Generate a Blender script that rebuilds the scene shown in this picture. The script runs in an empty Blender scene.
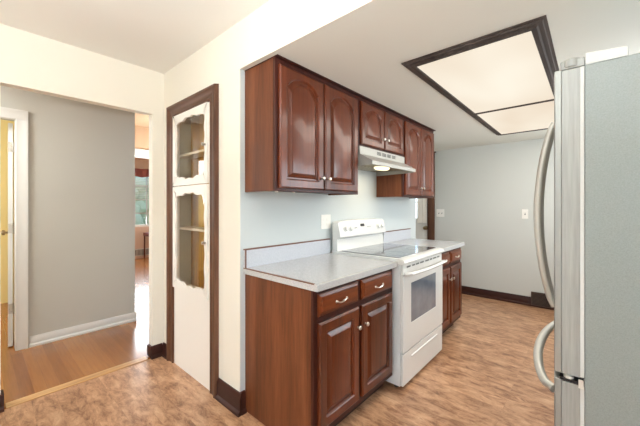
import bpy, bmesh, math
from mathutils import Vector, Matrix
PI = math.pi
S = bpy.context.scene
COL = S.collection

# ------------------------------------------------------------------ camera, world, exposure, lights
cam_d = bpy.data.cameras.new('camera')
cam = bpy.data.objects.new('camera', cam_d); COL.objects.link(cam)
cam.location = (0, 0, 1.31); cam.rotation_euler = (PI/2, 0, 0.725)
cam_d.sensor_fit = 'HORIZONTAL'; cam_d.sensor_width = 36.0
cam_d.lens = 306.1/640*36; cam_d.shift_y = -(213-205.6)/640
cam_d.clip_start = 0.02; cam_d.clip_end = 200
S.camera = cam

W = bpy.data.worlds.new('sky'); S.world = W; W.use_nodes = True
wn = W.node_tree; wn.nodes.clear()
wo = wn.nodes.new('ShaderNodeOutputWorld'); wb = wn.nodes.new('ShaderNodeBackground')
sky = wn.nodes.new('ShaderNodeTexSky'); sky.sky_type = 'HOSEK_WILKIE'
sky.sun_direction = (0.5, -0.4, 0.7); sky.turbidity = 4
wn.links.new(sky.outputs[0], wb.inputs[0]); wb.inputs[1].default_value = 12.0
wn.links.new(wb.outputs[0], wo.inputs[0])
S.view_settings.view_transform = 'Standard'; S.view_settings.look = 'None'
S.view_settings.gamma = 1.0; S.view_settings.use_curve_mapping = False
S.view_settings.exposure = -0.03

def area(name, loc, target, sx, sy, power, col):
    l = bpy.data.lights.new(name, 'AREA'); l.shape = 'RECTANGLE'; l.size = sx; l.size_y = sy
    l.energy = power; l.color = col
    o = bpy.data.objects.new(name, l); COL.objects.link(o); o.location = loc
    o.rotation_euler = (Vector(target)-Vector(loc)).to_track_quat('-Z', 'Y').to_euler()
    return o
DAY = (0.93, 0.97, 1.0); WARM = (1.0, 0.90, 0.76)
area('dining_window_light', (0.6, -2.55, 1.45), (0.2, 0, 1.35), 2.8, 1.5, 13, (0.93, 0.97, 1.0))
area('dining_side_window_light', (2.35, -0.9, 1.45), (0, -0.7, 1.35), 2.0, 1.4, 17, (0.93, 0.97, 1.0))
area('sink_window_light', (0.76, 3.35, 1.55), (-1, 3.1, 2.25), 1.3, 0.95, 32, (0.90, 0.96, 1.0))
area('kitchen_end_area_light', (0.4, 4.6, 1.5), (-0.6, 3.0, 1.0), 0.5, 0.9, 5, DAY)  # area light near the far wall, where no window is built
area('living_window_light', (-8.25, 2.9, 1.5), (-6, 2.7, 0.6), 1.6, 1.4, 70, DAY)
area('hall_fill_light', (-3.4, -0.6, 2.4), (-3.5, -0.2, 0), 0.4, 0.4, 28, (0.93, 0.97, 1.0))  # fill added to light the hall, no ceiling fixture modelled
area('hall_end_fill_light', (-4.4, 1.75, 1.85), (-4.7, 1.8, 3), .3, .3, 9, DAY)  # upward fill added to brighten the hall end ceiling, no fixture there
area('yellow_room_area_light', (-5.4, -0.9, 1.6), (-5.2, 0.4, 1.3), 1.2, 1.2, 30, (0.97, 0.98, 1.0))  # area light inside the yellow room, which has no window built
area('entry_window_light', (-2.3, 4.70, 1.6), (-2.2, 4.0, 1.0), 0.5, 0.7, 5, DAY)

def bulb(name, loc, power, col, rad):
    l = bpy.data.lights.new(name, 'POINT'); l.energy = power; l.color = col; l.shadow_soft_size = rad
    o = bpy.data.objects.new(name, l); COL.objects.link(o); o.location = loc; return o
area('dining_fill_uplight', (-0.1, -0.8, 1.5), (-0.1, -0.8, 3), .7, .7, 138, (0.87, 0.95, 1.0))  # unseen upward fill added to brighten the ceilings, no pendant hangs here
# ------------------------------------------------------------------ materials
def srgb(r, g, b):
    f = lambda v: (v/255/12.92) if v/255 <= .04045 else ((v/255+.055)/1.055)**2.4
    return (f(r), f(g), f(b), 1)
def base(name, col, rough=.5, metal=0, spec=.5, coat=0):
    m = bpy.data.materials.new(name); m.use_nodes = True
    b = m.node_tree.nodes['Principled BSDF']
    b.inputs['Base Color'].default_value = col; b.inputs['Roughness'].default_value = rough
    b.inputs['Metallic'].default_value = metal; b.inputs['Specular IOR Level'].default_value = spec
    b.inputs['Coat Weight'].default_value = coat; b.inputs['Coat Roughness'].default_value = .12
    return m, m.node_tree, b
def coords(nt, scale, kind='Object', rot=(0, 0, 0)):
    tc = nt.nodes.new('ShaderNodeTexCoord'); mp = nt.nodes.new('ShaderNodeMapping')
    mp.inputs['Scale'].default_value = scale; mp.inputs['Rotation'].default_value = rot
    nt.links.new(tc.outputs[kind], mp.inputs[0]); return mp.outputs[0]
def noise(nt, vec, scale, detail=4, rough=.55, dist=0):
    n = nt.nodes.new('ShaderNodeTexNoise'); n.inputs['Scale'].default_value = scale
    n.inputs['Detail'].default_value = detail; n.inputs['Roughness'].default_value = rough
    n.inputs['Distortion'].default_value = dist
    nt.links.new(vec, n.inputs['Vector']); return n.outputs['Fac']
def ramp(nt, fac, stops):
    r = nt.nodes.new('ShaderNodeValToRGB'); e = r.color_ramp.elements
    e[0].position, e[0].color = stops[0]; e[1].position, e[1].color = stops[-1]
    for p, c in stops[1:-1]:
        x = e.new(p); x.color = c
    nt.links.new(fac, r.inputs[0]); return r.outputs[0]
def bump(nt, b, h, strength=.1, dist=.01):
    n = nt.nodes.new('ShaderNodeBump'); n.inputs['Strength'].default_value = strength
    n.inputs['Distance'].default_value = dist
    nt.links.new(h, n.inputs['Height']); nt.links.new(n.outputs[0], b.inputs['Normal'])
def mix(nt, fac, a, b, mode='MIX'):
    m = nt.nodes.new('ShaderNodeMix'); m.data_type = 'RGBA'; m.blend_type = mode
    for s, v in ((m.inputs[0], fac), (m.inputs[6], a), (m.inputs[7], b)):
        if hasattr(v, 'links') or isinstance(v, bpy.types.NodeSocket): nt.links.new(v, s)
        else: s.default_value = v
    return m.outputs[2]

def paint(name, rgb, rough=.6, bs=.06):
    m, nt, b = base(name, srgb(*rgb), rough, spec=.3)
    bump(nt, b, noise(nt, coords(nt, (1, 1, 1)), 180, 3), bs, .004); return m
def plain(name, rgb, rough=.4, metal=0, spec=.5, coat=0):
    m, nt, b = base(name, srgb(*rgb), rough, metal, spec, coat)
    n = noise(nt, coords(nt, (1, 1, 1)), 60, 2)
    mr = nt.nodes.new('ShaderNodeMapRange'); mr.inputs[3].default_value = max(rough-.03, 0); mr.inputs[4].default_value = rough+.03
    nt.links.new(n, mr.inputs[0]); nt.links.new(mr.outputs[0], b.inputs['Roughness']); return m
def wood(name, dark, mid, light, axis='Z', rough=.3, coat=.3, fine=55, bs=.08):
    m, nt, b = base(name, srgb(*mid), rough, spec=.32, coat=coat)
    sc = {'Z': (1, 1, .06), 'Y': (1, .06, 1), 'X': (.06, 1, 1)}[axis]
    v = coords(nt, sc)
    big = noise(nt, v, 7, 3, .5, .6)
    fn = noise(nt, v, fine, 5, .6, .3)
    c1 = ramp(nt, big, [(.3, srgb(*dark)), (.52, srgb(*mid)), (.75, srgb(*light))])
    c2 = ramp(nt, fn, [(.35, (.62, .60, .60, 1)), (.62, (1, 1, 1, 1))])
    nt.links.new(mix(nt, .75, c1, c2, 'MULTIPLY'), b.inputs['Base Color'])
    bump(nt, b, fn, bs, .003); return m

M = {}
M['cream'] = paint('cream_wall_paint', (241, 235, 221))
M['cream_ceiling'] = paint('cream_ceiling_paint', (240, 238, 232), .8)
M['kitchen_ceiling'] = paint('kitchen_ceiling_paint', (228, 228, 219), .7)
M['blue'] = paint('pale_blue_wall_paint', (202, 209, 209), .5)
M['blue_far'] = paint('pale_blue_far_wall_paint', (206, 208, 203), .55)
M['grey'] = paint('grey_hall_wall_paint', (200, 197, 186), .6)
M['tan'] = paint('tan_wall_paint', (205, 175, 145), .7)
M['pink'] = paint('blush_wall_paint', (226, 200, 178), .7)
M['yellow'] = paint('yellow_room_paint', (246, 226, 158), .7)
M['white_trim'] = plain('white_trim_paint', (228, 226, 219), .35)
M['white_door'] = plain('cream_cupboard_paint', (248, 243, 234), .35)
M['plastic'] = plain('white_switch_plastic', (245, 243, 236), .35)
M['enamel'] = plain('white_enamel', (226, 226, 222), .18, coat=.5)
M['enamel_side'] = plain('white_appliance_side', (222, 223, 222), .3)
M['cherry'] = wood('cherry_cabinet_wood', (68, 27, 9), (100, 43, 15), (118, 54, 26), 'Z', .34, .35)
M['cherry_h'] = wood('cherry_drawer_wood', (68, 27, 9), (100, 43, 15), (122, 60, 25), 'Y', .34, .18)
M['frame_wood'] = wood('shade_darkened_frame_wood', (50, 21, 15), (66, 27, 19), (84, 38, 26), 'Z', .42, .0)  # wood darkened to carry the shadow in the gaps between fronts
M['panel_wood'] = wood('brown_end_panel_wood', (88, 46, 24), (112, 62, 35), (136, 82, 50), 'Z', .45, .05, fine=90)
M['trim_z'] = wood('dark_casing_wood', (80, 50, 34), (100, 66, 47), (122, 86, 64), 'Z', .42, .0)
M['trim_y'] = wood('dark_baseboard_wood', (50, 25, 20), (66, 34, 26), (84, 46, 36), 'Y', .42, .0)
M['trim_x'] = wood('dark_baseboard_wood_cross', (50, 25, 20), (66, 34, 26), (84, 46, 36), 'X', .42, .0)
M['casing_x'] = wood('brown_head_casing_wood', (80, 50, 34), (100, 66, 47), (122, 86, 64), 'X', .42, .0)
M['light_frame'] = wood('brown_light_frame_wood', (64, 54, 50), (80, 70, 65), (94, 84, 78), 'Y', .75, 0)
M['dark'] = plain('black_recess', (28, 20, 18), .6)
M['toe'] = plain('dark_toe_board', (40, 22, 18), .6)
M['gold_panel'] = wood('golden_cupboard_lining', (178, 126, 52), (204, 150, 68), (224, 176, 96), 'Z', .5, 0)
M['olive_panel'] = plain('beige_cupboard_lining', (176, 164, 130), .6)
M['shelf'] = plain('cream_shelf_paint', (226, 210, 180), .5)
M['nickel'] = plain('brushed_nickel', (205, 200, 190), .28, 1)
M['brass'] = plain('aged_brass_knob', (150, 130, 95), .3, 1)
M['steel_handle'] = plain('satin_steel_handle', (208, 206, 198), .42, .55)
M['black'] = plain('black_plastic', (18, 18, 20), .3)
M['slot'] = plain('dark_slot', (88, 88, 84), .5)
M['caulk'] = plain('brown_laminate_seam', (112, 74, 58), .5)
M['register'] = plain('brown_metal_register', (84, 68, 60), .5, .3)
M['seal'] = plain('grey_door_gasket', (190, 190, 186), .5)
M['curtain'] = plain('white_lace_curtain', (240, 236, 226), .8)
M['valance'] = plain('dusty_red_valance', (150, 88, 80), .8)
M['leaf'] = plain('garden_green', (200, 212, 184), .9)
M['redbrown'] = plain('dark_red_wood', (92, 40, 34), .5)
M['blind'] = plain('white_blind_slat', (235, 238, 228), .6)
M['ring'] = plain('grey_burner_ring', (120, 124, 130), .3)
M['filter'] = plain('aluminium_hood_filter', (150, 138, 112), .45, .7)

# laminate counter
m, nt, b = base('pale_grey_laminate', srgb(206, 202, 200), .22, coat=.15)
f1 = noise(nt, coords(nt, (1, 1, 1)), 140, 5, .7)
nt.links.new(ramp(nt, f1, [(.35, srgb(174, 174, 174)), (.6, srgb(196, 196, 196))]), b.inputs['Base Color']); M['laminate'] = m
m, nt, b = base('lavender_splash_laminate', srgb(206, 208, 220), .3)
f1 = noise(nt, coords(nt, (1, 1, 1)), 140, 5, .7)
nt.links.new(ramp(nt, f1, [(.35, srgb(184, 187, 194)), (.6, srgb(200, 203, 209))]), b.inputs['Base Color']); M['splash'] = m

# textured grey fridge side
m, nt, b = base('textured_grey_fridge_side', srgb(150, 156, 153), .5, .25)
f1 = noise(nt, coords(nt, (1, 1, 1)), 260, 3, .7)
nt.links.new(ramp(nt, f1, [(.3, srgb(120, 125, 122)), (.7, srgb(135, 140, 137))]), b.inputs['Base Color'])
bump(nt, b, f1, .25, .002); M['fridge_side'] = m
m, nt, b = base('brushed_stainless', srgb(146, 146, 142), .45, .6)
f1 = noise(nt, coords(nt, (1, 1, .02)), 300, 3, .6)
mr = nt.nodes.new('ShaderNodeMapRange'); mr.inputs[3].default_value = .4; mr.inputs[4].default_value = .52
nt.links.new(f1, mr.inputs[0]); nt.links.new(mr.outputs[0], b.inputs['Roughness']); M['stainless'] = m
M['hood_steel'] = plain('satin_hood_steel', (170, 169, 163), .5, .35)
m, nt, b = base('satin_door_side', srgb(176, 176, 170), .5, .3)
f1 = noise(nt, coords(nt, (1, 1, .05)), 120, 3, .6)
nt.links.new(ramp(nt, f1, [(.3, srgb(136, 136, 132)), (.7, srgb(154, 154, 149))]), b.inputs['Base Color']); M['door_side'] = m

# ceramic glass
m, nt, b = base('black_ceramic_glass', srgb(70, 76, 86), .06, 0, .8, .6)
f1 = noise(nt, coords(nt, (1, 1, 1)), 400, 2)
nt.links.new(ramp(nt, f1, [(.45, srgb(62, 68, 78)), (.7, srgb(104, 110, 120))]), b.inputs['Base Color']); M['ceramic'] = m
m, nt, b = base('oven_window_glass', srgb(92, 100, 110), .07, 0, .8, .5)
nt.links.new(ramp(nt, noise(nt, coords(nt, (1, 1, 1)), 6, 2), [(.3, srgb(108, 116, 126)), (.7, srgb(130, 138, 148))]), b.inputs['Base Color']); M['oven_glass'] = m  # pale blue-grey reflection put into the glass colour

# clear glass
m = bpy.data.materials.new('clear_glass'); m.use_nodes = True; nt = m.node_tree; nt.nodes.clear()
o = nt.nodes.new('ShaderNodeOutputMaterial'); mx = nt.nodes.new('ShaderNodeMixShader')
t = nt.nodes.new('ShaderNodeBsdfTransparent'); g = nt.nodes.new('ShaderNodeBsdfGlossy'); g.inputs['Roughness'].default_value = .02
fr = nt.nodes.new('ShaderNodeFresnel'); fr.inputs[0].default_value = 1.5
ge = nt.nodes.new('ShaderNodeNewGeometry'); im = nt.nodes.new('ShaderNodeMapRange'); im.inputs[3].default_value = 1.5; im.inputs[4].default_value = 1/1.5
nt.links.new(ge.outputs['Backfacing'], im.inputs[0]); nt.links.new(im.outputs[0], fr.inputs[0])
nt.links.new(fr.outputs[0], mx.inputs[0]); nt.links.new(t.outputs[0], mx.inputs[1]); nt.links.new(g.outputs[0], mx.inputs[2]); nt.links.new(mx.outputs[0], o.inputs[0])
M['glass'] = m

def emit(name, a, bcol, strength, scale=1.6):
    m = bpy.data.materials.new(name); m.use_nodes = True; nt = m.node_tree; nt.nodes.clear()
    o = nt.nodes.new('ShaderNodeOutputMaterial'); e = nt.nodes.new('ShaderNodeEmission'); e.inputs[1].default_value = strength
    f = noise(nt, coords(nt, (1, .5, 1)), scale, 2, .4)
    nt.links.new(ramp(nt, f, [(.3, srgb(*a)), (.7, srgb(*bcol))]), e.inputs[0]); nt.links.new(e.outputs[0], o.inputs[0]); return m
M['glow'] = emit('lit_diffuser', (238, 220, 197), (255, 246, 228), 1.04)
M['bulb'] = emit('lit_hood_lens', (255, 236, 190), (255, 244, 210), 2.2)

# vinyl floor (planks run along X)
m, nt, b = base('mottled_brown_vinyl_planks', srgb(180, 130, 95), .34, coat=.08)
br = nt.nodes.new('ShaderNodeTexBrick'); br.offset = .37
br.inputs['Scale'].default_value = 1; br.inputs['Brick Width'].default_value = 1.15; br.inputs['Row Height'].default_value = .125
br.inputs['Mortar Size'].default_value = .0009; br.inputs['Mortar Smooth'].default_value = .3
br.inputs['Color1'].default_value = (.88, .87, .86, 1); br.inputs['Color2'].default_value = (1.08, 1.08, 1.08, 1); br.inputs['Mortar'].default_value = (.72, .68, .65, 1)
nt.links.new(coords(nt, (1, 1, 1)), br.inputs['Vector'])
# every plank gets its own shift of the grain
sep = nt.nodes.new('ShaderNodeSeparateColor'); nt.links.new(br.outputs['Color'], sep.inputs[0])
vm = nt.nodes.new('ShaderNodeVectorMath'); vm.operation = 'MULTIPLY_ADD'
cmb = nt.nodes.new('ShaderNodeCombineXYZ'); nt.links.new(sep.outputs[0], cmb.inputs[0]); nt.links.new(sep.outputs[0], cmb.inputs[2])
vm.inputs[1].default_value = (9, 0, 9); nt.links.new(cmb.outputs[0], vm.inputs[0]); nt.links.new(coords(nt, (.42, 1, 1)), vm.inputs[2])
blot = noise(nt, vm.outputs[0], 17, 8, .74, .5)
vm2 = nt.nodes.new('ShaderNodeVectorMath'); vm2.operation = 'MULTIPLY'; vm2.inputs[1].default_value = (.3, 1, 1); nt.links.new(vm.outputs[0], vm2.inputs[0])
streak = noise(nt, vm2.outputs[0], 48, 5, .68, .1)
fleck = noise(nt, vm.outputs[0], 62, 3, .6, .8)
c1 = ramp(nt, blot, [(.28, srgb(96, 60, 40)), (.41, srgb(148, 104, 74)), (.52, srgb(186, 142, 108)), (.70, srgb(214, 174, 140))])
c2 = ramp(nt, streak, [(.34, (.76, .72, .69, 1)), (.52, (1, 1, 1, 1))])
c2b = ramp(nt, fleck, [(.30, (.60, .52, .46, 1)), (.40, (1, 1, 1, 1))])
c3 = mix(nt, .7, mix(nt, .5, c1, c2, 'MULTIPLY'), c2b, 'MULTIPLY'); c4 = mix(nt, .7, c3, br.outputs['Color'], 'MULTIPLY')
nt.links.new(c4, b.inputs['Base Color']); bump(nt, b, streak, .06, .003); M['vinyl'] = m
# oak strip floor (boards along X)
m, nt, b = base('amber_oak_strip_floor', srgb(170, 110, 62), .24, coat=.35)
br = nt.nodes.new('ShaderNodeTexBrick'); br.offset = .43
br.inputs['Scale'].default_value = 1; br.inputs['Brick Width'].default_value = 1.9; br.inputs['Row Height'].default_value = .070
br.inputs['Mortar Size'].default_value = .0007; br.inputs['Color1'].default_value = srgb(140, 84, 38); br.inputs['Color2'].default_value = srgb(178, 118, 62)
br.inputs['Mortar'].default_value = srgb(136, 84, 50)
nt.links.new(coords(nt, (1, 1, 1)), br.inputs['Vector'])
gr = noise(nt, coords(nt, (.06, 1, 1)), 60, 4, .6, .3)
nt.links.new(mix(nt, .6, br.outputs['Color'], ramp(nt, gr, [(.35, (.75, .72, .7, 1)), (.6, (1, 1, 1, 1))]), 'MULTIPLY'), b.inputs['Base Color']); M['oak'] = m
M['oak_strip'] = wood('oak_threshold_wood', (200, 150, 96), (218, 170, 114), (232, 188, 134), 'Y', .3, .2)

# ------------------------------------------------------------------ builders
class MB:
    def __init__(s): s.bm = bmesh.new(); s.mats = []
    def mi(s, mat):
        if mat not in s.mats: s.mats.append(mat)
        return s.mats.index(mat)
    def face(s, vs, i=0):
        try:
            f = s.bm.faces.new(vs); f.material_index = i; f.smooth = True; return f
        except ValueError: return None
    def box(s, x0, x1, y0, y1, z0, z1, mat):
        i = s.mi(mat); V = [s.bm.verts.new((x, y, z)) for x in (x0, x1) for y in (y0, y1) for z in (z0, z1)]
        for q in ((0, 1, 3, 2), (4, 6, 7, 5), (0, 4, 5, 1), (2, 3, 7, 6), (0, 2, 6, 4), (1, 5, 7, 3)): s.face([V[k] for k in q], i)
        return s
    def prism(s, pts, off, mat):
        """closed polygon (3D points) swept by vector off"""
        i = s.mi(mat); a = [s.bm.verts.new(p) for p in pts]; o = Vector(off)
        b = [s.bm.verts.new(Vector(p)+o) for p in pts]; n = len(pts)
        s.face(a[::-1], i); s.face(b, i)
        for k in range(n): s.face([a[k], a[(k+1) % n], b[(k+1) % n], b[k]], i)
        return s
    def loops(s, L, mat, cap0=True, cap1=True, closed=True):
        i = s.mi(mat); R = [[s.bm.verts.new(p) for p in l] for l in L]; n = len(R[0])
        for a, b in zip(R, R[1:]):
            for k in range(n if closed else n-1): s.face([a[k], a[(k+1) % n], b[(k+1) % n], b[k]], i)
        if cap0: s.face(R[0][::-1], i)
        if cap1: s.face(R[-1], i)
        return s
    def tube(s, path, r, mat, n=10, flat=1.0, up=(0, 0, 1)):
        path = [Vector(p) for p in path]; L = []
        for k, p in enumerate(path):
            d = (path[min(k+1, len(path)-1)]-path[max(k-1, 0)]).normalized()
            u = Vector(up)
            if abs(d.dot(u)) > .95: u = Vector((0, 1, 0))
            a = d.cross(u).normalized(); c = a.cross(d).normalized()
            rr = r[k] if isinstance(r, (list, tuple)) else r
            L.append([p+a*math.cos(2*PI*j/n)*rr+c*math.sin(2*PI*j/n)*rr*flat for j in range(n)])
        return s.loops(L, mat)
    def lathe(s, o, axis, prof, mat, n=20):
        """prof: list of (distance along axis, radius)"""
        o = Vector(o); ax = Vector(axis).normalized(); u = Vector((0, 0, 1)) if abs(ax.z) < .9 else Vector((1, 0, 0))
        a = ax.cross(u).normalized(); c = ax.cross(a)
        return s.loops([[o+ax*d+(a*math.cos(2*PI*j/n)+c*math.sin(2*PI*j/n))*max(r, 1e-4) for j in range(n)] for d, r in prof], mat)
    def build(s, name, parent=None, bevel=0, loc=None, sharp=35):
        bmesh.ops.triangulate(s.bm, faces=[f for f in s.bm.faces if len(f.verts) > 5])
        bmesh.ops.recalc_face_normals(s.bm, faces=s.bm.faces[:])
        for e in s.bm.edges:
            if len(e.link_faces) == 2 and e.calc_face_angle(0) > math.radians(sharp): e.smooth = False
        root = parent
        while root is not None and root.parent is not None: root = root.parent
        off = Vector(root.location) if root is not None else Vector(loc or (0, 0, 0))
        bmesh.ops.translate(s.bm, verts=s.bm.verts[:], vec=-off)
        me = bpy.data.meshes.new(name); s.bm.to_mesh(me); s.bm.free()
        for mm in s.mats: me.materials.append(mm)
        o = bpy.data.objects.new(name, me); COL.objects.link(o)
        if parent is not None: o.parent = parent
        else: o.location = off
        if bevel:
            md = o.modifiers.new('bevel', 'BEVEL'); md.width = bevel; md.segments = 2; md.limit_method = 'ANGLE'
            md.angle_limit = math.radians(40); md.harden_normals = True
        return o

def thing(name, label, cat, loc, group=None):
    o = bpy.data.objects.new(name, None); COL.objects.link(o); o.location = loc; o.empty_display_size = .1
    o['label'] = label; o['category'] = cat
    if group: o['group'] = group
    return o
def tag(o, label, cat, group=None):
    o['label'] = label; o['category'] = cat
    if group: o['group'] = group
    return o
def struct(o): o['kind'] = 'structure'; return o
def B(name, dims, mat, parent=None, bevel=0, loc=None):
    return MB().box(*dims, mat).build(name, parent, bevel, loc)

# ------------------------------------------------------------------ room shell
XO, YD, ZC, ZK, XK, YF = -2.822, 1.108, 2.472, 2.172, -1.657, 4.834
XR_D, YB_D, XR_K = 2.42, -2.62, 0.82
# floors
struct(B('floor_kitchen', (XO, XR_D, YB_D, YF, -.05, 0), M['vinyl']))
struct(B('floor_hall', (-8.5, XO-.03, -2.6, 5.0, -.05, 0), M['oak']))
struct(B('trim_1', (XO-.072, XO+.004, .135, .98, 0, .006), M['oak_strip'], bevel=.002))
# ceilings
struct(B('ceiling_dining', (XO, XR_D, YB_D, YD+.02, ZC, ZC+.05), M['cream_ceiling']))
struct(B('ceiling_kitchen', (XK-.01, XR_D, YD+.002, YF+.1, ZK, ZK+.25), M['kitchen_ceiling']))
struct(B('ceiling_entry', (-3.1, XK-.0101, 3.0, YF+.1, ZK, ZK+.25), M['kitchen_ceiling']))
struct(B('ceiling_hall', (-5.0, XO-.0801, -2.6, 5.0, ZC, ZC+.05), M['tan']))
struct(B('ceiling_living', (-8.6, -5.0001, -2.6, 5.0, ZC, ZC+.05), M['cream_ceiling']))
# opening wall (left), opening Y .155..1.0, top 2.098
OY0, OY1, OZ = .110, 1.014, 2.098
w = MB()
w.box(XO-.08, XO, YB_D, OY0, 0, ZC, M['cream']).box(XO-.08, XO, OY1, YD+.3, 0, ZC, M['cream']).box(XO-.08, XO, OY0, OY1, OZ, ZC, M['cream'])
struct(w.build('wall_left'))
# wall with china cupboard (faces the viewer) and header over the kitchen
cx0, cx1, cz = -2.625, -1.995, 2.085
w = MB()
w.box(XO, cx0, YD, YD+.05, 0, ZC, M['cream']).box(cx1, XK-.0, YD, YD+.004, 0, ZC, M['cream']).box(cx0, cx1, YD, YD+.05, cz, ZC, M['cream'])
w.box(XK, XR_D, YD, YD+.004, ZK-.001, ZC, M['cream']).box(XR_K, XR_D, YD, YD+.1, 0, ZK, M['cream'])
struct(w.build('wall_front'))
# kitchen side wall, pale blue
struct(B('wall_kitchen_left', (XK-.12, XK, YD+.0045, 3.69, 0, ZK), M['blue']))
# far wall with back-door opening
DX0, DX1, DZ = -2.76, -1.955, 2.04
w = MB(); w.box(DX1, XR_K, YF, YF+.1, 0, ZK, M['blue_far']).box(-3.0, DX0, YF, YF+.1, 0, ZK, M['blue_far']).box(DX0, DX1, YF, YF+.1, DZ, ZK, M['blue_far'])
struct(w.build('wall_far'))
struct(B('wall_entry', (-3.1, -3.0, 3.0, YF+.1, 0, ZK), M['blue_far']))
struct(B('wall_entry_near', (-3.0, XK-.1201, 3.0, 3.1, 0, ZK), M['blue_far']))
# kitchen right wall with window over the sink
w = MB(); w.box(XR_K, XR_K+.12, YD+.1, 2.7, 0, ZK, M['blue']).box(XR_K, XR_K+.12, 4.0, YF+.1, 0, ZK, M['blue'])
w.box(XR_K, XR_K+.12, 2.7, 4.0, 0, 1.07, M['blue']).box(XR_K, XR_K+.12, 2.7, 4.0, 2.03, ZK, M['blue'])
struct(w.build('wall_kitchen_right'))
# dining right wall and back wall with windows
w = MB(); w.box(XR_D, XR_D+.12, YB_D, -1.9, 0, ZC, M['cream']).box(XR_D, XR_D+.12, .1, YD+.1, 0, ZC, M['cream'])
w.box(XR_D, XR_D+.12, -1.9, .1, 0, .75, M['cream']).box(XR_D, XR_D+.12, -1.9, .1, 2.15, ZC, M['cream'])
struct(w.build('wall_right'))
w = MB(); w.box(XO, -.8, YB_D-.12, YB_D, 0, ZC, M['cream']).box(2.0, XR_D, YB_D-.12, YB_D, 0, ZC, M['cream'])
w.box(-.8, 2.0, YB_D-.12, YB_D, 0, .7, M['cream']).box(-.8, 2.0, YB_D-.12, YB_D, 2.2, ZC, M['cream'])
struct(w.build('wall_back'))
def window_y(name, y, x0, x1, z0, z1, face, nx=2, nz=2, dep=.05, mat='white_trim'):
    """window lying in a wall of constant Y"""
    r = bpy.data.objects.new(name, None); COL.objects.link(r); r.location = ((x0+x1)/2, y, z0); struct(r)
    f = MB(); w_ = .05
    f.box(x0, x0+w_, y, y+dep, z0, z1, M[mat]).box(x1-w_, x1, y, y+dep, z0, z1, M[mat]).box(x0+w_, x1-w_, y, y+dep, z0, z0+w_, M[mat]).box(x0+w_, x1-w_, y, y+dep, z1-w_, z1, M[mat])
    for k in range(1, nx): xx = x0+(x1-x0)*k/nx; f.box(xx-.012, xx+.012, y+.01, y+dep-.01, z0+w_, z1-w_, M[mat])
    for k in range(1, nz): zz = z0+(z1-z0)*k/nz; f.box(x0+w_, x1-w_, y+.008, y+dep-.008, zz-.015, zz+.015, M[mat])
    f.build('window_frame', r)
    MB().box(x0+w_, x1-w_, y+dep/2-.002, y+dep/2+.002, z0+w_, z1-w_, M['glass']).build('window_pane', r); return r
def window_x(name, x, y0, y1, z0, z1, nx=2, nz=2, dep=.05, mat='white_trim'):
    r = bpy.data.objects.new(name, None); COL.objects.link(r); r.location = (x, (y0+y1)/2, z0); struct(r)
    f = MB(); w_ = .05
    f.box(x, x+dep, y0, y0+w_, z0, z1, M[mat]).box(x, x+dep, y1-w_, y1, z0, z1, M[mat]).box(x, x+dep, y0+w_, y1-w_, z0, z0+w_, M[mat]).box(x, x+dep, y0+w_, y1-w_, z1-w_, z1, M[mat])
    for k in range(1, nx): yy = y0+(y1-y0)*k/nx; f.box(x+.01, x+dep-.01, yy-.010, yy+.010, z0+w_, z1-w_, M[mat])
    for k in range(1, nz): zz = z0+(z1-z0)*k/nz; f.box(x+.008, x+dep-.008, y0+w_, y1-w_, zz-.012, zz+.012, M[mat])
    f.build('window_frame', r)
    MB().box(x+dep/2-.002, x+dep/2+.002, y0+w_, y1-w_, z0+w_, z1-w_, M['glass']).build('window_pane', r); return r
window_y('window_1', YB_D-.08, -.8, 2.0, .7, 2.2, 1, 3, 2)
window_x('window_2', XR_D+.03, -1.9, .1, .75, 2.15, 2, 2)
window_x('window_3', XR_K+.04, 2.7, 4.0, 1.07, 2.03, 2, 1)

# baseboards (profiled)
def baseboard_x(name, x0, x1, y, h, mat, out=-1, d=.016):   # runs along X on a wall of constant Y, sticking out by out*d
    q = [(0, 0), (d+.012, 0), (d+.012, .018), (d, .03), (d, h-.03), (d-.006, h-.012), (d-.008, h), (0, h)]
    return MB().prism([(x0, y+out*a, z) for a, z in q], (x1-x0, 0, 0), mat)
def baseboard_y(name, y0, y1, x, h, mat, out=1, d=.016):
    q = [(0, 0), (d+.012, 0), (d+.012, .018), (d, .03), (d, h-.03), (d-.006, h-.012), (d-.008, h), (0, h)]
    return MB().prism([(x+out*a, y0, z) for a, z in q], (0, y1-y0, 0), mat)
struct(baseboard_x('', -1.85, XR_K, YF, .115, M['trim_x']).build('baseboard_far'))
w = baseboard_x('', -1.905, XK+.025, YD, .135, M['trim_x'])
w.prism([(XK+a, YD-.001, z) for a, z in [(0, 0), (.028, 0), (.028, .018), (.016, .03), (.016, .105), (.01, .123), (.008, .135), (0, .135)]], (0, .035, 0), M['trim_y'])
struct(w.build('baseboard_front'))
w = baseboard_x('', XO, -2.715, YD, .105, M['trim_x'])
w.prism([(XO+a, OY1-.016, z) for a, z in [(0, 0), (.028, 0), (.028, .018), (.016, .03), (.016, .075), (.01, .093), (.008, .105), (0, .105)]], (0, YD-OY1+.0, 0), M['trim_y'])
w.box(XO-.078, XO+.012, OY1-.016, OY1, .007, .10, M['trim_x'])
struct(w.build('baseboard_left_corner'))
w = baseboard_y('', YB_D, OY0+.016, XO, .105, M['trim_y']); w.box(XO-.078, XO+.012, OY0, OY0+.016, .007, .10, M['trim_x'])
struct(w.build('baseboard_left'))

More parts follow.
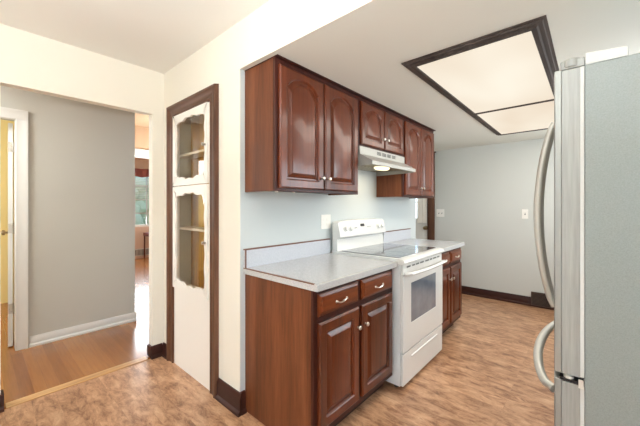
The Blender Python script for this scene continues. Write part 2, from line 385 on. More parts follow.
# ------------------------------------------------------------------ hall beyond the opening
HX = -3.9
w = MB(); w.box(HX-.10, HX, .245, 1.214, 0, ZC, M['grey']).box(HX-.10, HX, -.62, .245, 2.09, ZC, M['grey']).box(HX-.10, HX, -2.6, -.62, 0, ZC, M['grey'])
struct(w.build('wall_hall'))
struct(B('wall_hall_return', (-4.95, HX-.1001, 1.115, 1.213, 0, ZC), M['yellow']))
struct(B('wall_hall_end', (-4.95, XO-.0801, 2.25, 2.35, 0, ZC), M['tan']))
struct(B('wall_hall_near', (-8.5, XO-.0801, -2.7, -2.6, 0, ZC), M['yellow']))
w = baseboard_y('', .335, 1.214, HX, .095, M['white_trim'], 1, .014); w.box(HX-.1, HX+.014, 1.214, 1.228, 0, .095, M['white_trim'])
struct(w.build('baseboard_hall'))
# hall door casing
w = MB()
for q in ((.232, .262), (.262, .312), (.312, .332)):
    pass
w.prism([(HX, .243, 0), (HX+.010, .243, 0), (HX+.020, .250, 0), (HX+.020, .30, 0), (HX+.026, .31, 0), (HX+.026, .328, 0), (HX, .328, 0)], (0, 0, 2.09), M['white_trim'])
w.prism([(HX, -.7, 2.082), (HX+.010, -.7, 2.082), (HX+.020, -.7, 2.092), (HX+.020, -.7, 2.15), (HX+.026, -.7, 2.16), (HX+.026, -.7, 2.178), (HX, -.7, 2.178)], (0, 1.028, 0), M['white_trim'])
w.box(HX-.1, HX, .2435, .2449, 0, 2.09, M['white_trim'])
struct(w.build('trim_2'))
# open hall door seen edge-on
dr = bpy.data.objects.new('door_1', None); COL.objects.link(dr); dr.location = (HX-.10, .236, .01); struct(dr)
MB().box(HX-.87, HX-.102, .203, .236, .012, 2.07, M['white_trim']).build('door_slab', dr, .002)
for z in (.36, 1.10, 1.85):
    hb = MB().box(HX-.1018, HX-.099, .205, .234, z-.045, z+.045, M['nickel']); hb.tube([(HX-.096, .238, z-.05), (HX-.096, .238, z+.05)], .005, M['nickel'], 8)
    hb.build('hinge', dr)
MB().lathe((HX-.80, .203, 1.02), (0, -1, 0), [(0, .03), (.006, .03), (.010, .012), (.035, .010), (.042, .026), (.062, .028), (.07, .012), (.0645, 0)], M['brass'], 16).build('knob', dr)
dr.rotation_euler = (0, 0, -math.radians(4.5))
# yellow room
struct(B('wall_yellow_room', (-6.0, -5.9, -2.6, 1.15, 0, ZC), M['yellow']))
struct(B('wall_yellow_room_side', (-5.9, -4.9501, 1.15, 1.25, 0, ZC), M['yellow']))
# cased header between hall and living room
w = MB(); w.box(-5.05, -4.95, 1.25, 2.25, 2.13, ZC, M['tan'])
struct(w.build('wall_living_header'))
w = MB(); w.box(-5.08, -4.92, 1.25, 2.25, 2.03, 2.13, M['white_trim']).box(-5.09, -4.91, 1.25, 2.25, 2.115, 2.135, M['white_trim'])
struct(w.build('trim_3', None, .003))
# living room window wall
LX = -8.4
w = MB(); w.box(LX-.1, LX, -2.6, 2.35, 0, ZC, M['pink']).box(LX-.1, LX, 4.0, 5.1, 0, ZC, M['pink']).box(LX-.1, LX, 2.35, 4.0, 0, .78, M['pink']).box(LX-.1, LX, 2.35, 4.0, 2.14, ZC, M['pink'])
struct(w.build('wall_living'))
struct(B('wall_living_side', (LX, -4.9, 5.0, 5.1, 0, ZC), M['pink']))
struct(B('wall_living_near', (-5.05, -4.95, 2.3501, 5.0, 0, ZC), M['pink']))
struct(B('wall_living_back', (-8.4, -6.0001, 1.15, 1.25, 0, ZC), M['pink']))
window_x('window_4', LX-.07, 2.35, 4.0, .78, 2.14, 6, 4)
t = thing('window_blind', 'white slatted blind hanging in the far living room window', 'blind', (LX+.02, 3.1, 1.5))
w = MB()
for k in range(14): z = 2.06-k*.042; w.box(LX+.004, LX+.020, 2.42, 3.93, z, z+.012, M['blind'])
w.build('slats', t); B('head_rail', (LX+.002, LX+.03, 2.42, 3.93, 2.075, 2.12), M['blind'], t)
w = MB(); n = 46; pts = []
for k in range(n+1):
    y = 2.25+k*(4.1-2.25)/n; pts.append((LX+.075+.018*math.sin(k*1.35), y))
L = [[(x, y, 2.02+.012*math.sin(k*.9)) for k, (x, y) in enumerate(pts)], [(x, y, 2.22) for x, y in pts], [(x-.008, y, 2.22) for x, y in pts], [(x-.008, y, 2.02+.012*math.sin(k*.9)) for k, (x, y) in enumerate(pts)]]
w.loops(L+[L[0]], M['valance'], False, False, False)
tag(w.build('valance', None, 0, (LX+.05, 3.2, 2.12)), 'dusty red gathered valance above the far living room window', 'curtain')
w = MB().box(LX, LX+.012, 2.60, 3.05, .06, .24, M['white_trim'])
for k in range(14): w.box(LX+.012, LX+.016, 2.62+k*.03, 2.635+k*.03, .08, .22, M['slot'])
tag(w.build('wall_register', None, 0, (LX, 2.8, .15)), 'white air return grille low on the far living room wall', 'vent')
t = thing('side_table', 'small dark red wooden table against the living room wall', 'table', (LX+.25, 2.99, 0))
B('table_top', (LX+.05, LX+.45, 2.79, 3.2, .56, .64), M['redbrown'], t, .004)
for a in (LX+.07, LX+.43):
    for y in (2.81, 3.18): B('leg', (a-.012, a+.012, y-.012, y+.012, 0, .56), M['redbrown'], t)
# greenery outside the living room
import random
rnd = random.Random(4)
w = MB()
for k in range(60):
    c = Vector((LX-2.2-rnd.random()*.8, 1.5+rnd.random()*3.5, .4+rnd.random()*1.7)); r = .22+.16*rnd.random()
    L = []
    for i in range(1, 6):
        th = PI*i/6; L.append([c+Vector((math.sin(th)*math.cos(2*PI*j/9)*r*(1+.2*rnd.random()), math.sin(th)*math.sin(2*PI*j/9)*r*(1+.2*rnd.random()), math.cos(th)*r)) for j in range(9)])
    w.loops(L, M['leaf'])
w.box(LX-2.75, LX-2.45, 3.1, 3.25, -.05, .6, M['redbrown'])
tag(w.build('garden_shrub', None, 0, (LX-2.6, 3.2, -.05)), 'green leafy shrub outside the far living room window', 'shrub')
o = B('ground', (LX-12, LX-.1001, -8, 12, -.10, -.05), M['leaf']); struct(o)

# ------------------------------------------------------------------ back door on the far wall
dr = bpy.data.objects.new('door_2', None); COL.objects.link(dr); dr.location = (-2.36, YF+.03, .01); struct(dr)
w = MB(); y0, y1 = YF+.02, YF+.06
gx0, gx1, gz0, gz1 = -2.64, -2.045, 1.10, 1.90
w.box(DX0+.003, gx0, y0, y1, .01, DZ-.005, M['white_trim']).box(gx1, DX1-.003, y0, y1, .01, DZ-.005, M['white_trim']).box(gx0, gx1, y0, y1, .01, gz0, M['white_trim']).box(gx0, gx1, y0, y1, gz1, DZ-.005, M['white_trim'])
w.build('door_slab', dr, .002)
MB().box(gx0, gx1, YF+.038, YF+.042, gz0, gz1, M['glass']).build('door_pane', dr)
w = MB()
for k in (1, 2): xx = gx0+(gx1-gx0)*k/3; w.box(xx-.01, xx+.01, YF+.03, YF+.05, gz0, gz1, M['white_trim'])
for k in (1, 2): zz = gz0+(gz1-gz0)*k/3; w.box(gx0, gx1, YF+.031, YF+.049, zz-.01, zz+.01, M['white_trim'])
w.build('muntins', dr)
MB().lathe((-2.005, YF+.02, .95), (0, -1, 0), [(0, .032), (.006, .032), (.01, .012), (.03, .011), (.04, .026), (.058, .028), (.066, .012), (.0665, 0)], M['brass'], 16).build('knob', dr)
MB().lathe((-2.02, YF+.02, 1.20), (0, -1, 0), [(0, .026), (.010, .024), (.014, .012), (.015, 0)], M['brass'], 16).build('deadbolt', dr)
w = MB(); pts = []
n = 34
for k in range(n+1): pts.append((-2.14+k*.155/n, YF-.008+.010*math.sin(k*1.1)))
for a, bq in ((0, n),):
    L = [[(x, y, 1.03) for x, y in pts], [(x, y, 1.95) for x, y in pts], [(x, y+.004, 1.95) for x, y in pts], [(x, y+.004, 1.03) for x, y in pts]]
    w.loops(L+[L[0]], M['curtain'], False, False, False)
w.tube([(-2.66, YF-.008, 1.955), (-1.975, YF-.008, 1.955)], .006, M['nickel'], 8)
tag(w.build('door_curtain', None, 0, (-2.3, YF-.01, 1.5)), 'white gathered curtain at the glass of the back door', 'curtain')
# casing round back door: right jamb + head
w = MB()
w.prism([(-1.962, YF, 0), (-1.962, YF-.012, 0), (-1.945, YF-.022, 0), (-1.875, YF-.018, 0), (-1.852, YF-.026, 0), (-1.852, YF, 0)], (0, 0, 2.06), M['trim_z'])
w.box(-1.975, -1.955, YF, YF+.1, 0, DZ, M['trim_z'])
w.box(-2.87, -1.852, YF-.02, YF, 2.06, 2.14, M['trim_x']).box(-2.89, -1.832, YF-.034, YF, 2.14, 2.16, M['trim_x'])
w.box(-2.87, -2.765, YF-.02, YF, 0, 2.06, M['trim_z'])
struct(w.build('trim_4', None, .002))

# ------------------------------------------------------------------ switches, outlet, floor register
def wall_plate(name, label, cat, c, axis, w_=.075, h=.118, gangs=1, kind='switch'):
    t = thing(name, label, cat, c)
    def bx(u0, u1, z0, z1, d0, d1, mat, nm, bev=0):
        if axis == 'x': return B(nm, (c[0]+d0, c[0]+d1, c[1]+u0, c[1]+u1, c[2]+z0, c[2]+z1), mat, t, bev)
        return B(nm, (c[0]+u0, c[0]+u1, c[1]-d1, c[1]-d0, c[2]+z0, c[2]+z1), mat, t, bev)
    ww = w_/2+(gangs-1)*.023
    bx(-ww, ww, -h/2, h/2, 0, .006, M['plastic'], 'cover_plate', .002)
    for g in range(gangs):
        u = (g-(gangs-1)/2)*.046
        if kind == 'switch':
            bx(u-.006, u+.006, -.014, .014, .006, .0075, M['slot'], 'switch_surround'); bx(u-.004, u+.004, -.002, .011, .0075, .016, M['plastic'], 'toggle', .001)
        else:
            for z in (-.02, .02): bx(u-.016, u+.016, z-.013, z+.013, .006, .0085, M['plastic'], 'socket', .003)
    return t
wall_plate('light_switch', 'wide white light switch plate on the far wall beside the dark door casing', 'switch', (-1.765, YF, 1.194), 'y', gangs=2)
wall_plate('light_switch', 'white single light switch alone on the far wall, close to the refrigerator handle', 'switch', (-.655, YF, 1.20), 'y', w_=.07, h=.125, gangs=1)
wall_plate('wall_outlet', 'white double outlet plate on blue wall left of the range', 'outlet', (XK, 1.940, 1.176), 'x', gangs=2, kind='outlet')
t = thing('floor_register', 'brown slotted metal air register at the foot of the far wall', 'vent', (-.48, YF-.03, .1))
B('frame', (-.585, -.375, YF-.045, YF-.03, .02, .195), M['register'], t, .003)
w = MB()
for k in range(9): w.box(-.57, -.39, YF-.048, YF-.045, .038+k*.016, .045+k*.016, M['dark'])
w.build('louvres', t)

# ------------------------------------------------------------------ china cupboard in the wall
t = thing('china_cupboard', 'tall built-in china cupboard with scalloped glass doors and dark wood casing', 'cupboard', (-2.31, YD, 0))
# casing: prism profile round the opening
w = MB()
def case_prof(sgn, x, out):   # profile pts (offset from inner edge, depth)
    return [(0, 0), (0, .012), (.012, .020), (.03, .014), (.06, .018), (.075, .030), (.092, .030), (.098, 0)]
P_ = case_prof(1, 0, 0)
IN0, IN1, IT = -2.602, -2.004, 2.046
# mitred: build each leg as loops
def leg(side):
    L = []
    xb = IN0 if side < 0 else IN1
    L.append([(xb+side*a, YD-d, 0) for a, d in P_]); L.append([(xb+side*a, YD-d, IT+a) for a, d in P_]); w.loops(L, M['trim_z'])
leg(-1); leg(1)
w.loops([[(IN0-a, YD-d, IT+a) for a, d in P_], [(IN1+a, YD-d, IT+a) for a, d in P_]], M['casing_x'])
w.build('casing', t)
# interior
ixl, ixr, iyb = -2.70, -1.93, 1.295
w = MB().box(ixl-.01, ixl, YD+.052, iyb, .5, 2.11, M['olive_panel']).box(ixr, ixr+.01, YD+.006, iyb, .5, 2.11, M['olive_panel']).box(ixl, ixr, YD+.052, iyb, 2.10, 2.11, M['olive_panel']).box(ixl, ixr, YD+.052, iyb, .58, .60, M['shelf'])
w.build('lining', t); B('back_panel', (ixl, ixr, iyb, iyb+.01, .5, 2.11), M['gold_panel'], t)
for z in (1.125, 1.43, 1.745): B('shelf', (ixl+.001, ixr-.001, YD+.06, iyb-.001, z-.018, z), M['shelf'], t)
# fixed lower board
B('kick_board', (IN0+.001, IN1-.001, YD-.004, YD+.02, 0, .635), M['white_door'], t)
w = MB().box(IN0+.001, -2.595, YD-.004, YD+.02, .6351, IT-.001, M['white_door']).box(-2.030, IN1-.001, YD-.004, YD+.02, .6351, IT-.001, M['white_door'])
w.build('face_stile', t)
def scallop(x0, x1, z0, z1, n=128, amp=.016):
    """counter-clockwise scalloped outline, n points on each of 4 sides"""
    P = []; q = n//4; cxm, czm = (x0+x1)/2, (z0+z1)/2
    def wav_h(u): return amp*.35*math.cos(u*2*PI*4.0) + amp*.75*math.cos(u*2*PI)
    def wav_v(u): return amp*.30*math.cos(u*2*PI*4.0)
    for k in range(q): u = k/q; P.append((x0+(x1-x0)*u, z0+wav_h(u)+amp))
    for k in range(q): u = k/q; P.append((x1-wav_v(u), z0+(z1-z0)*u))
    for k in range(q): u = k/q; P.append((x1-(x1-x0)*u, z1-wav_h(u)-amp))
    for k in range(q): u = k/q; P.append((x0+wav_v(u), z1-(z1-z0)*u))
    return P
def rect_out(P, x0, x1, z0, z1):
    n = len(P); q = n//4; R = []
    for k in range(q): R.append((x0+(x1-x0)*k/q, z0))
    for k in range(q): R.append((x1, z0+(z1-z0)*k/q))
    for k in range(q): R.append((x1-(x1-x0)*k/q, z1))
    for k in range(q): R.append((x0, z1-(z1-z0)*k/q))
    return R
def glass_door(x0, x1, z0, z1, gx0, gx1, gz0, gz1, kz):
    inner = scallop(gx0, gx1, gz0, gz1); outer = rect_out(inner, x0, x1, z0, z1); y = YD-.020; yb = YD-.0045
    d = MB()
    d.loops([[(a, yb, b_) for a, b_ in inner], [(a, yb, b_) for a, b_ in outer], [(a, y, b_) for a, b_ in outer], [(a, y, b_) for a, b_ in inner], [(a, yb, b_) for a, b_ in inner]], M['white_door'], False, False)
    do = d.build('cupboard_door', t)
    MB().box(gx0-.02, gx1+.02, YD-.004, YD-.001, gz0-.01, gz1+.01, M['glass']).build('glass_pane', do)
    MB().lathe((-2.052, y, kz), (0, -1, 0), [(0, .008), (.012, .007), (.018, .013), (.026, .012), (.03, .004), (.0302, 0)], M['nickel'], 12).build('knob', do)
glass_door(-2.594, -2.031, 1.470, 2.043, -2.540, -2.070, 1.515, 1.998, 1.745)
glass_door(-2.594, -2.031, .640, 1.464, -2.540, -2.070, .682, 1.410, 1.045)

# ------------------------------------------------------------------ kitchen cabinets (fronts face +X)
def outline(y0, y1, z0, z1, arch, d=0, n=24):
    """panel outline in (y,z), counter-clockwise; arch = rise of the cathedral top"""
    a, b_, c, e = y0+d, y1-d, z0+d, z1-d
    P = []; q = n
    for k in range(q): P.append((a+(b_-a)*k/q, c))
    for k in range(q): P.append((b_, c+(e-arch-c)*k/q))
    for k in range(q):
        u = k/q; v = abs(2*u-1)
        s = 0 if v > .86 else (1-(v/.86)**2)**.62
        P.append((b_-(b_-a)*u, e-arch+arch*s))
    for k in range(q): P.append((a, e-arch-(e-arch-c)*k/q))
    return P
def outrect(y0, y1, z0, z1, n=24):
    P = []
    for k in range(n): P.append((y0+(y1-y0)*k/n, z0))
    for k in range(n): P.append((y1, z0+(z1-z0)*k/n))
    for k in range(n): P.append((y1-(y1-y0)*k/n, z1))
    for k in range(n): P.append((y0, z1-(z1-z0)*k/n))
    return P
def raised_door(name, parent, x, y0, y1, z0, z1, rail=.055, arch=0, mat='cherry', th=.02):
    """raised-panel front; back plane at x, front at x+th"""
    R = lambda d: outrect(y0+d, y1-d, z0+d, z1-d)
    I = lambda d: outline(y0+rail, y1-rail, z0+rail, z1-rail+(.008 if arch else 0), arch, d)
    seq = [(R(0), x), (R(0), x+th-.008), (R(.004), x+th-.003), (R(.009), x+th), (I(-.006), x+th), (I(-.001), x+th-.004), (I(.003), x+th-.013), (I(.012), x+th-.013), (I(.034), x+th-.003), (I(.036), x+th-.001), (I(.040), x+th)]
    m_ = MB(); m_.loops([[(xx, y, z) for y, z in P] for P, xx in seq], M[mat], True, True)
    return m_.build(name, parent, sharp=24)
def drawer_front(parent, x, y0, y1, z0, z1, th=.02):
    seq = [(0, x), (0, x+th-.012), (.003, x+th-.010), (.018, x+th-.005), (.021, x+th+.001), (.026, x+th+.002)]
    m_ = MB(); m_.loops([[(xx, y, z) for y, z in outrect(y0+d, y1-d, z0+d, z1-d, 2)] for d, xx in seq], M['cherry_h'])
    return m_.build('drawer', parent, sharp=18)
def knob(parent, x, y, z, mat='nickel'):
    MB().lathe((x, y, z), (1, 0, 0), [(0, .006), (.010, .005), (.014, .011), (.020, .013), (.025, .010), (.027, .004), (.0272, 0)], M[mat], 14).build('knob', parent)
def pull(parent, x, y, z, w_=.10):
    p = []
    for k in range(17):
        u = -1+2*k/16; p.append((x+.006+.014*(1-abs(u)**3), y+u*w_/2, z+.005*math.sin(u*PI)))
    r = [.006 if abs(-1+2*k/16) < .25 or abs(-1+2*k/16) > .9 else .0042 for k in range(17)]
    m_ = MB().tube(p, r, M['nickel'], 8)
    for s in (-1, 1): m_.lathe((x, y+s*w_/2, z), (1, 0, 0), [(0, .008), (.003, .008), (.008, .004)], M['nickel'], 10)
    m_.build('pull_handle', parent)

def upper_cabinet(label, y0, y1, z0, z1, arch, kz, end_near=False, rail=.055):
    xf = -1.362; t = thing('upper_cabinet', label, 'cabinet', (XK, (y0+y1)/2, z0), 'upper wall cabinets')
    g = .0008
    w = MB().box(XK+.001, xf-.018, y0+g+.012, y1-g-.012, z0+.012, z1, M['frame_wood']); w.build('carcass', t)
    for ya, yb in ((y0+g, y0+g+.0115), (y1-g-.0115, y1-g)): B('end_panel', (XK+.001, xf-.0181, ya, yb, z0, z1), M['panel_wood'], t)
    w = MB(); fw = .035
    w.box(xf-.018, xf, y0+g, y0+fw, z0, z1, M['frame_wood']).box(xf-.018, xf, y1-fw, y1-g, z0, z1, M['frame_wood']).box(xf-.018, xf, y0+fw, y1-fw, z0, z0+fw, M['frame_wood']).box(xf-.018, xf, y0+fw, y1-fw, z1-fw, z1, M['frame_wood'])
    ym = (y0+y1)/2; w.box(xf-.018, xf, ym-.02, ym+.02, z0+fw, z1-fw, M['frame_wood'])
    w.build('face_frame', t, .0015)
    ov = .026
    for s, (a, b_) in enumerate(((y0+ov, ym-.007), (ym+.007, y1-ov))):
        d = raised_door('cabinet_door', t, xf+.0005, a, b_, z0+.018, z1-.034, rail, arch)
        knob(d, xf+.0205, (b_-.026) if s == 0 else (a+.026), kz)
    return t
UY = [1.145, 1.985, 2.745, 3.510]
u1 = upper_cabinet('large cherry upper cabinet with two arched doors, nearest the viewer', UY[0], UY[1], 1.396, 2.166, .056, 1.490)
u2 = upper_cabinet('short cherry upper cabinet with two arched doors above the range hood', UY[1], UY[2], 1.776, 2.166, .050, 1.878, rail=.05)
u3 = upper_cabinet('tall cherry upper cabinet with two arched doors at the far end', UY[2], UY[3], 1.396, 2.166, .056, 1.490)
# dark cornice strip along the ceiling
tag(B('cornice_strip', (XK+.001, -1.336, UY[0]-.002, UY[3]+.002, 2.1662, 2.1718), M['frame_wood'], None, 0, (-1.5, 2.3, 2.169)), 'thin dark wood strip between upper cabinets and kitchen ceiling', 'trim')
# puck lights under cabinet one
for y in (1.19, 1.33):
    MB().lathe((-1.40, y, 1.396), (0, 0, -1), [(0, .010), (.006, .010), (.008, .006), (.0081, 0)], M['plastic'], 10).build('bumper', u1)

def base_cabinet(label, y0, y1, ydiv, fronts):
    xf = -1.062; t = thing('base_cabinet', label, 'cabinet', (XK, (y0+y1)/2, 0), 'base cabinets')
    g = .001
    B('carcass', (XK+.001, xf-.018, y0+.0135, y1-.0135, .10, .874), M['frame_wood'], t)
    for ya, yb in ((y0+g, y0+.013), (y1-.013, y1-g)):
        w = MB(); w.prism([(XK+.001, ya, 0), (-1.135, ya, 0), (-1.135, ya, .10), (xf-.0181, ya, .10), (xf-.0181, ya, .875), (XK+.001, ya, .875)], (0, yb-ya, 0), M['panel_wood']); w.build('end_panel', t)
    B('toe_kick', (-1.15, -1.136, y0+.0135, y1-.0135, 0, .099), M['toe'], t)
    w = MB(); fw = .03
    w.box(xf-.018, xf, y0+g, y0+fw, .10, .875, M['frame_wood']).box(xf-.018, xf, y1-fw, y1-g, .10, .875, M['frame_wood'])
    for z0, z1 in ((.10, .16), (.70, .735), (.85, .875)): w.box(xf-.018, xf, y0+fw, y1-fw, z0, z1, M['frame_wood'])
    w.box(xf-.018, xf, ydiv-.02, ydiv+.02, .16, .70, M['frame_wood']).box(xf-.018, xf, ydiv-.02, ydiv+.02, .735, .85, M['frame_wood'])
    w.build('face_frame', t, .0015)
    for s, (a, b_) in enumerate(fronts):
        d = drawer_front(t, xf+.0005, a, b_, .733, .852); pull(d, xf+.0205, (a+b_)/2, .786, .092)
        d = raised_door('cabinet_door', t, xf+.0005, a, b_, .140, .700, .058, 0)
        knob(d, xf+.0205, (b_-.022) if s == 0 else (a+.026), .585)
    return t
base_cabinet('wide cherry base cabinet under the near counter, left of the white range', 1.147, 1.978, 1.552, [(1.176, 1.536), (1.570, 1.950)])
base_cabinet('smaller cherry base cabinet under the far counter, beyond the white range', 2.768, 3.500, 3.130, [(2.795, 3.118), (3.144, 3.478)])

def counter(label, y0, y1, near_seam):
    t = thing('countertop', label, 'countertop', (XK, (y0+y1)/2, .876), 'laminate countertops')
    MB().box(XK+.001, -1.022, y0, y1, .8762, .914, M['laminate']).build('slab', t, .003)
    B('backsplash', (XK+.001, XK+.020, y0, y1, .9141, 1.026), M['splash'], t, .001)
    B('splash_cap', (XK+.001, XK+.0215, y0, y1, 1.0261, 1.034), M['caulk'], t)
    w = MB()
    if near_seam:
        w.box(XK+.002, -1.045, y0-.0008, y0+.010, .9095, .9150, M['caulk'])
        w.box(XK+.0201, XK+.0225, y0-.0008, y0+.009, .915, 1.026, M['caulk'])
    w.box(-1.0300, -1.0275, y0+.02, y1-.004, .9141, .9144, M['olive_panel'])
    w.build('edge_seam', t)
counter('long pale grey laminate counter over the near cherry base cabinet', 1.134, 1.980, True)
counter('shorter pale grey laminate counter at the far end beyond the range', 2.766, 3.505, False)

# ------------------------------------------------------------------ range hood
t = thing('range_hood', 'stainless under-cabinet range hood with lit lamp above the white range', 'hood', (XK, 2.365, 1.6))
ya, yb = UY[1]+.003, UY[2]-.003
w = MB()
for prof in ([(XK+.001, 1.7755), (-1.345, 1.7755), (-1.345, 1.715), (XK+.001, 1.715)], [(-1.345, 1.7149), (-1.233, 1.652), (-1.241, 1.640), (-1.353, 1.700)], [(-1.233, 1.6519), (-1.233, 1.624), (-1.241, 1.624), (-1.241, 1.6519)]):
    w.prism([(x, ya, z) for x, z in prof], (0, yb-ya, 0), M['hood_steel'])
for y in (ya-.0025, yb+.0002):
    w.prism([(x, y, z) for x, z in [(XK+.001, 1.7755), (-1.345, 1.7755), (-1.345, 1.619), (XK+.001, 1.612)]], (0, .0023, 0), M['hood_steel'])
    w.prism([(x, y, z) for x, z in [(-1.3451, 1.715), (-1.2335, 1.652), (-1.2335, 1.623), (-1.3451, 1.619)]], (0, .0023, 0), M['hood_steel'])
w.build('hood_shell', t)
B('underside', (XK+.004, -1.25, ya+.0045, yb-.0045, 1.650, 1.654), M['filter'], t)
for c in range(4):
    for r_ in range(3): y = 2.24+c*.085; B('vent_slot', (-1.3458, -1.3438, y, y+.066, 1.735+r_*.010, 1.741+r_*.010), M['black'], t)
MB().loops([[(-1.40+.055*math.cos(2*PI*k/20)*s, 2.415+.10*math.sin(2*PI*k/20)*s, z) for k in range(20)] for z, s in ((1.6495, 1), (1.640, .97), (1.630, .8), (1.627, .4))], M['bulb']).build('lamp_lens', t)
w = MB()
for k in range(9): w.box(-1.62, -1.46, 2.10+k*.055, 2.115+k*.055, 1.644, 1.6495, M['steel_handle'])
w.build('grease_filter', t)
hl = bpy.data.lights.new('hood_lamp', 'AREA'); hl.shape = 'RECTANGLE'; hl.size = .10; hl.size_y = .2; hl.energy = 1.3; hl.color = (1, .80, .52)
ho = bpy.data.objects.new('hood_lamp', hl); COL.objects.link(ho); ho.location = (-1.42, 2.415, 1.622)

# ------------------------------------------------------------------ range
t = thing('electric_range', 'white free-standing electric range with black glass cooktop and oven window', 'stove', (XK, 2.37, 0))
ry0, ry1 = 1.986, 2.758; xb = -1.010
w = MB().box(-1.625, xb, ry0+.004, ry1-.004, .03, .890, M['enamel_side']); w.build('body', t, .003)
for x in (-1.58, -1.06):
    for y in (ry0+.05, ry1-.05): MB().lathe((x, y, 0), (0, 0, 1), [(0, .018), (.01, .018), (.012, .008), (.031, .008)], M['black'], 12).build('foot', t)
# cooktop frame with rounded front nose
q = [(-1.63, .8905), (-.990, .8905), (-.976, .897), (-.972, .908), (-.976, .922), (-.990, .931), (-1.02, .934), (-1.63, .930)]
MB().prism([(x, ry0, z) for x, z in q], (0, ry1-ry0, 0), M['enamel']).build('cooktop_frame', t, .003)
gl = MB().box(-1.545, -1.035, ry0+.030, ry1-.030, .9335, .9365, M['ceramic']).build('glass_cooktop', t, .001)
for x, y, r_ in ((-1.16, 2.18, .105), (-1.16, 2.56, .08), (-1.42, 2.18, .08), (-1.42, 2.56, .095)):
    MB().loops([[(x+rr*math.cos(2*PI*k/36), y+rr*math.sin(2*PI*k/36), z) for k in range(36)] for rr, z in ((r_-.003, .9364), (r_-.003, .9369), (r_, .9369), (r_, .9364))], M['ring'], False, False).build('burner_ring', gl)
# vent band under cooktop
B('vent_band', (xb+.0005, -.992, ry0+.010, ry1-.010, .815, .889), M['enamel'], t, .003)
for a, b_ in ((2.06, 2.12), (2.15, 2.20), (2.215, 2.27), (2.29, 2.36), (2.39, 2.46), (2.48, 2.53), (2.55, 2.62), (2.64, 2.69)): B('vent_slot', (-.9925, -.9908, a, b_, .862, .874), M['slot'], t)
# oven door
od = MB()
P_in = rect_out([0]*32, 2.120, 2.595, .455, .745)
P_o = rect_out([0]*32, ry0+.008, ry1-.008, .268, .812)
xs = xb+.001
od.loops([[(xx, y, z) for y, z in P] for P, xx in ((P_in, xs), (P_o, xs), (P_o, -.985), (P_in, -.985), (P_in, xs))], M['enamel'], False, False)
od = od.build('oven_door', t, .003)
B('oven_window', (xs+.001, -.987, 2.1205, 2.5945, .4555, .7445), M['oven_glass'], od)
hp = [(-.986, 2.025, .822), (-.960, 2.03, .825)] + [(-.945-.0+.014*math.sin(PI*k/14), 2.04+k*.66/14, .828+.0*k) for k in range(15)] + [(-.960, 2.71, .825), (-.986, 2.715, .822)]
MB().tube(hp, .016, M['enamel'], 12, .8).build('oven_handle', od)
# storage drawer
dd = MB().box(xs, -.988, ry0+.008, ry1-.008, .035, .258, M['enamel']).build('storage_drawer', t, .004)
q = [(-.988, .204), (-.982, .207), (-.982, .211), (-.988, .217)]
MB().prism([(x, 2.12, z) for x, z in q], (0, .50, 0), M['enamel']).build('drawer_lip', dd, .001)
# backguard
def arch_top(y): u = (y-ry0)/(ry1-ry0)*2-1; return 1.178+.008*(1-u*u)-.020*max(0, abs(u)-.93)/.07
bg = MB(); n = 24; L = []
for k in range(n+1):
    y = ry0+.012+(ry1-ry0-.024)*k/n; zt = arch_top(y)
    L.append([(-1.630, y, .9305), (-1.575, y, .9305), (-1.580, y, 1.028), (-1.572, y, 1.034), (-1.548, y, 1.046), (-1.548, y, 1.062), (-1.572, y, zt-.006), (-1.585, y, zt), (-1.630, y, zt)])
bg.loops(L, M['enamel']); bg = bg.build('backguard', t, sharp=40)
def onpanel(z): return -1.548-(z-1.062)*.024/.116+.0015
for y in (2.085, 2.155, 2.610, 2.680):
    z = 1.112; x = onpanel(z)
    kb = MB().lathe((x-.002, y, z), (1, 0, .21), [(0, .026), (.005, .026), (.007, .020), (.022, .018), (.025, .012), (.0252, 0)], M['enamel'], 18)
    kb.build('control_knob', bg)
w = MB(); w.prism([(onpanel(1.122)+.001, 2.315, 1.122), (onpanel(1.146)+.001, 2.315, 1.146), (onpanel(1.146)-.006, 2.315, 1.146), (onpanel(1.122)-.006, 2.315, 1.122)], (0, .060, 0), M['black']); w.build('clock_display', bg)
w = MB()
for k in range(6):
    y = 2.22+k*.014 if k < 3 else 2.42+(k-3)*.022
    if k: w.build('touch_button', bg); w = MB()
    z = 1.11; w.prism([(onpanel(z)+.001, y, z), (onpanel(z+.007)+.001, y, z+.007), (onpanel(z)-.004, y, z+.007), (onpanel(z)-.004, y, z)], (0, .008, 0), M['ring'])
w.build('touch_button', bg)

# ------------------------------------------------------------------ refrigerator
t = thing('refrigerator', 'tall stainless french-door refrigerator with grey textured side at right edge', 'refrigerator', (.34, 1.7, 0))
fy0, fy1, fx = 1.266, 2.17, -.020
MB().box(fx+.004, .76, fy0, fy1, .03, 1.750, M['fridge_side']).build('body', t, .004)
for x in (.05, .7):
    for y in (fy0+.06, fy1-.06): MB().lathe((x, y, 0), (0, 0, 1), [(0, .02), (.031, .02)], M['black'], 12).build('foot', t)
B('toe_grille', (fx-.03, fx+.0035, fy0+.02, fy1-.02, .03, .085), M['black'], t)
def bow(y): u = (y-fy0)/(fy1-fy0); return -.0905-.018*math.sin(PI*u)**.8
def fridge_door(name, y0, y1, z0, z1):
    n = 16; F = []
    for k in range(n+1):
        y = y0+(y1-y0)*k/n; F.append((bow(y), y))
    d = MB()
    # steel wrap
    prof = [(fx-.052, y0)] + F + [(fx-.052, y1)]
    d.prism([(x, y, z0) for x, y in prof], (0, 0, z1-z0), M['stainless'])
    o = d.build(name, t, .003)
    MB().box(fx-.0515, fx-.006, y0+.002, y1-.002, z0+.001, z1-.004, M['door_side']).build('door_liner', o)
    MB().box(fx-.0058, fx+.0038, y0+.001, y1-.001, z0+.004, z1-.004, M['seal']).build('gasket', o)
    return o
ym = (fy0+fy1)/2
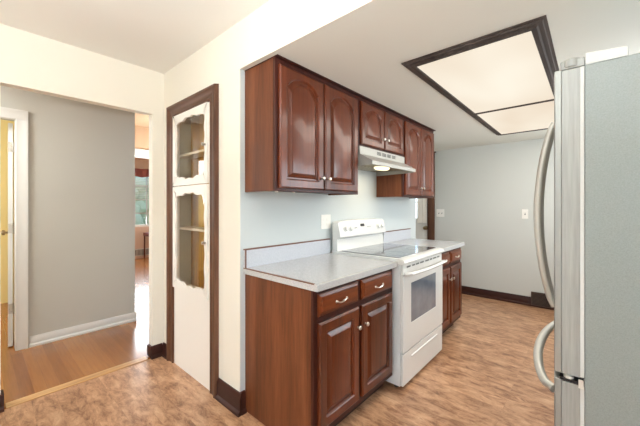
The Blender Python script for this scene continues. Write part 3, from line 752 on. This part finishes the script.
d1 = fridge_door('refrigerator_door', fy0+.001, ym-.003, .765, 1.752)
d2 = fridge_door('refrigerator_door', ym+.003, fy1-.001, .765, 1.752)
d3 = fridge_door('freezer_drawer', fy0+.001, fy1-.001, .09, .745)
def vhandle(par, y):
    p = []; n = 26; x0 = bow(y)-.010
    for k in range(n+1):
        u = k/n; p.append((x0-.002-.060*math.sin(PI*u)**.7, y, .868+u*(1.672-.868)))
    MB().tube(p, [.016-.003*abs(2*k/n-1) for k in range(n+1)], M['steel_handle'], 12, .8, (0, 1, 0)).build('handle', par)
vhandle(d1, ym-.035); vhandle(d2, ym+.035)
p = []
for k in range(31):
    u = k/30; y = 1.305+u*(2.13-1.305); p.append((bow(y)+.001-.066*math.sin(PI*u)**.45*(1), y, .688))
MB().tube(p, [.018-.004*abs(2*k/30-1) for k in range(31)], M['steel_handle'], 12, 1.0, (0, 0, 1)).build('handle', d3)
# hinge hardware between door and freezer drawer and on top
w = MB().box(-.078, -.019, fy0-.0005, fy0+.03, .7455, .7525, M['black'])
w.box(-.030, -.018, fy0-.004, fy0-.001, .735, .762, M['steel_handle'])
w.lathe((-.055, fy0+.015, .7526), (0, 0, 1), [(0, .014), (.006, .014), (.0115, .006)], M['steel_handle'], 14)
w.build('hinge', t)
w = MB().box(-.074, -.015, fy0+.008, fy0+.06, 1.7525, 1.778, M['door_side'])
w.lathe((-.050, fy0+.030, 1.778), (0, 0, 1), [(-.02, .028), (.004, .028), (.006, .022)], M['door_side'], 20)
w.build('hinge_cap', t, .002)
q = [(-.014, 1.7505), (.082, 1.7505), (.082, 1.780), (-.014, 1.789)]
MB().prism([(x, fy0+.004, z) for x, z in q], (0, .11, 0), M['seal']).build('hinge_cover', t, .002)

# ------------------------------------------------------------------ ceiling light
px0, px1, py0, py1, pym = -.860, -.152, 1.712, 4.215, 3.055
t = thing('ceiling_light', 'large lit rectangular fluorescent ceiling panel in dark wood moulding', 'ceiling light', ((px0+px1)/2, (py0+py1)/2, ZK))
prof = [(0, 0), (0, .006), (.012, .008), (.016, .015), (.034, .017), (.042, .023), (.060, .023), (.064, .020), (.064, 0)]   # inward, down
w = MB(); L = []
for sx, sy in ((1, 1), (-1, 1), (-1, -1), (1, -1), (1, 1)):
    X0 = px0 if sx > 0 else px1; Y0 = py0 if sy > 0 else py1
    L.append([(X0+sx*a, Y0+sy*a, ZK-.0005-d) for a, d in prof])
w.loops(L, M['light_frame'], False, False)
w.build('moulding', t, sharp=30)
B('divider', (px0+.0645, px1-.0645, pym-.011, pym+.011, ZK-.026, ZK-.001), M['light_frame'], t, .002)
B('diffuser', (px0+.0645, px1-.0645, py0+.0645, pym-.0112, ZK-.016, ZK-.010), M['glow'], t)
B('diffuser', (px0+.0645, px1-.0645, pym+.0112, py1-.0645, ZK-.016, ZK-.010), M['glow'], t)
al = area('ceiling_panel_lamp', ((px0+px1)/2, (py0+py1)/2, ZK-.03), ((px0+px1)/2, (py0+py1)/2, 0), .52, 2.2, 20, (1, .93, .84))
al.rotation_euler = (0, 0, 0)
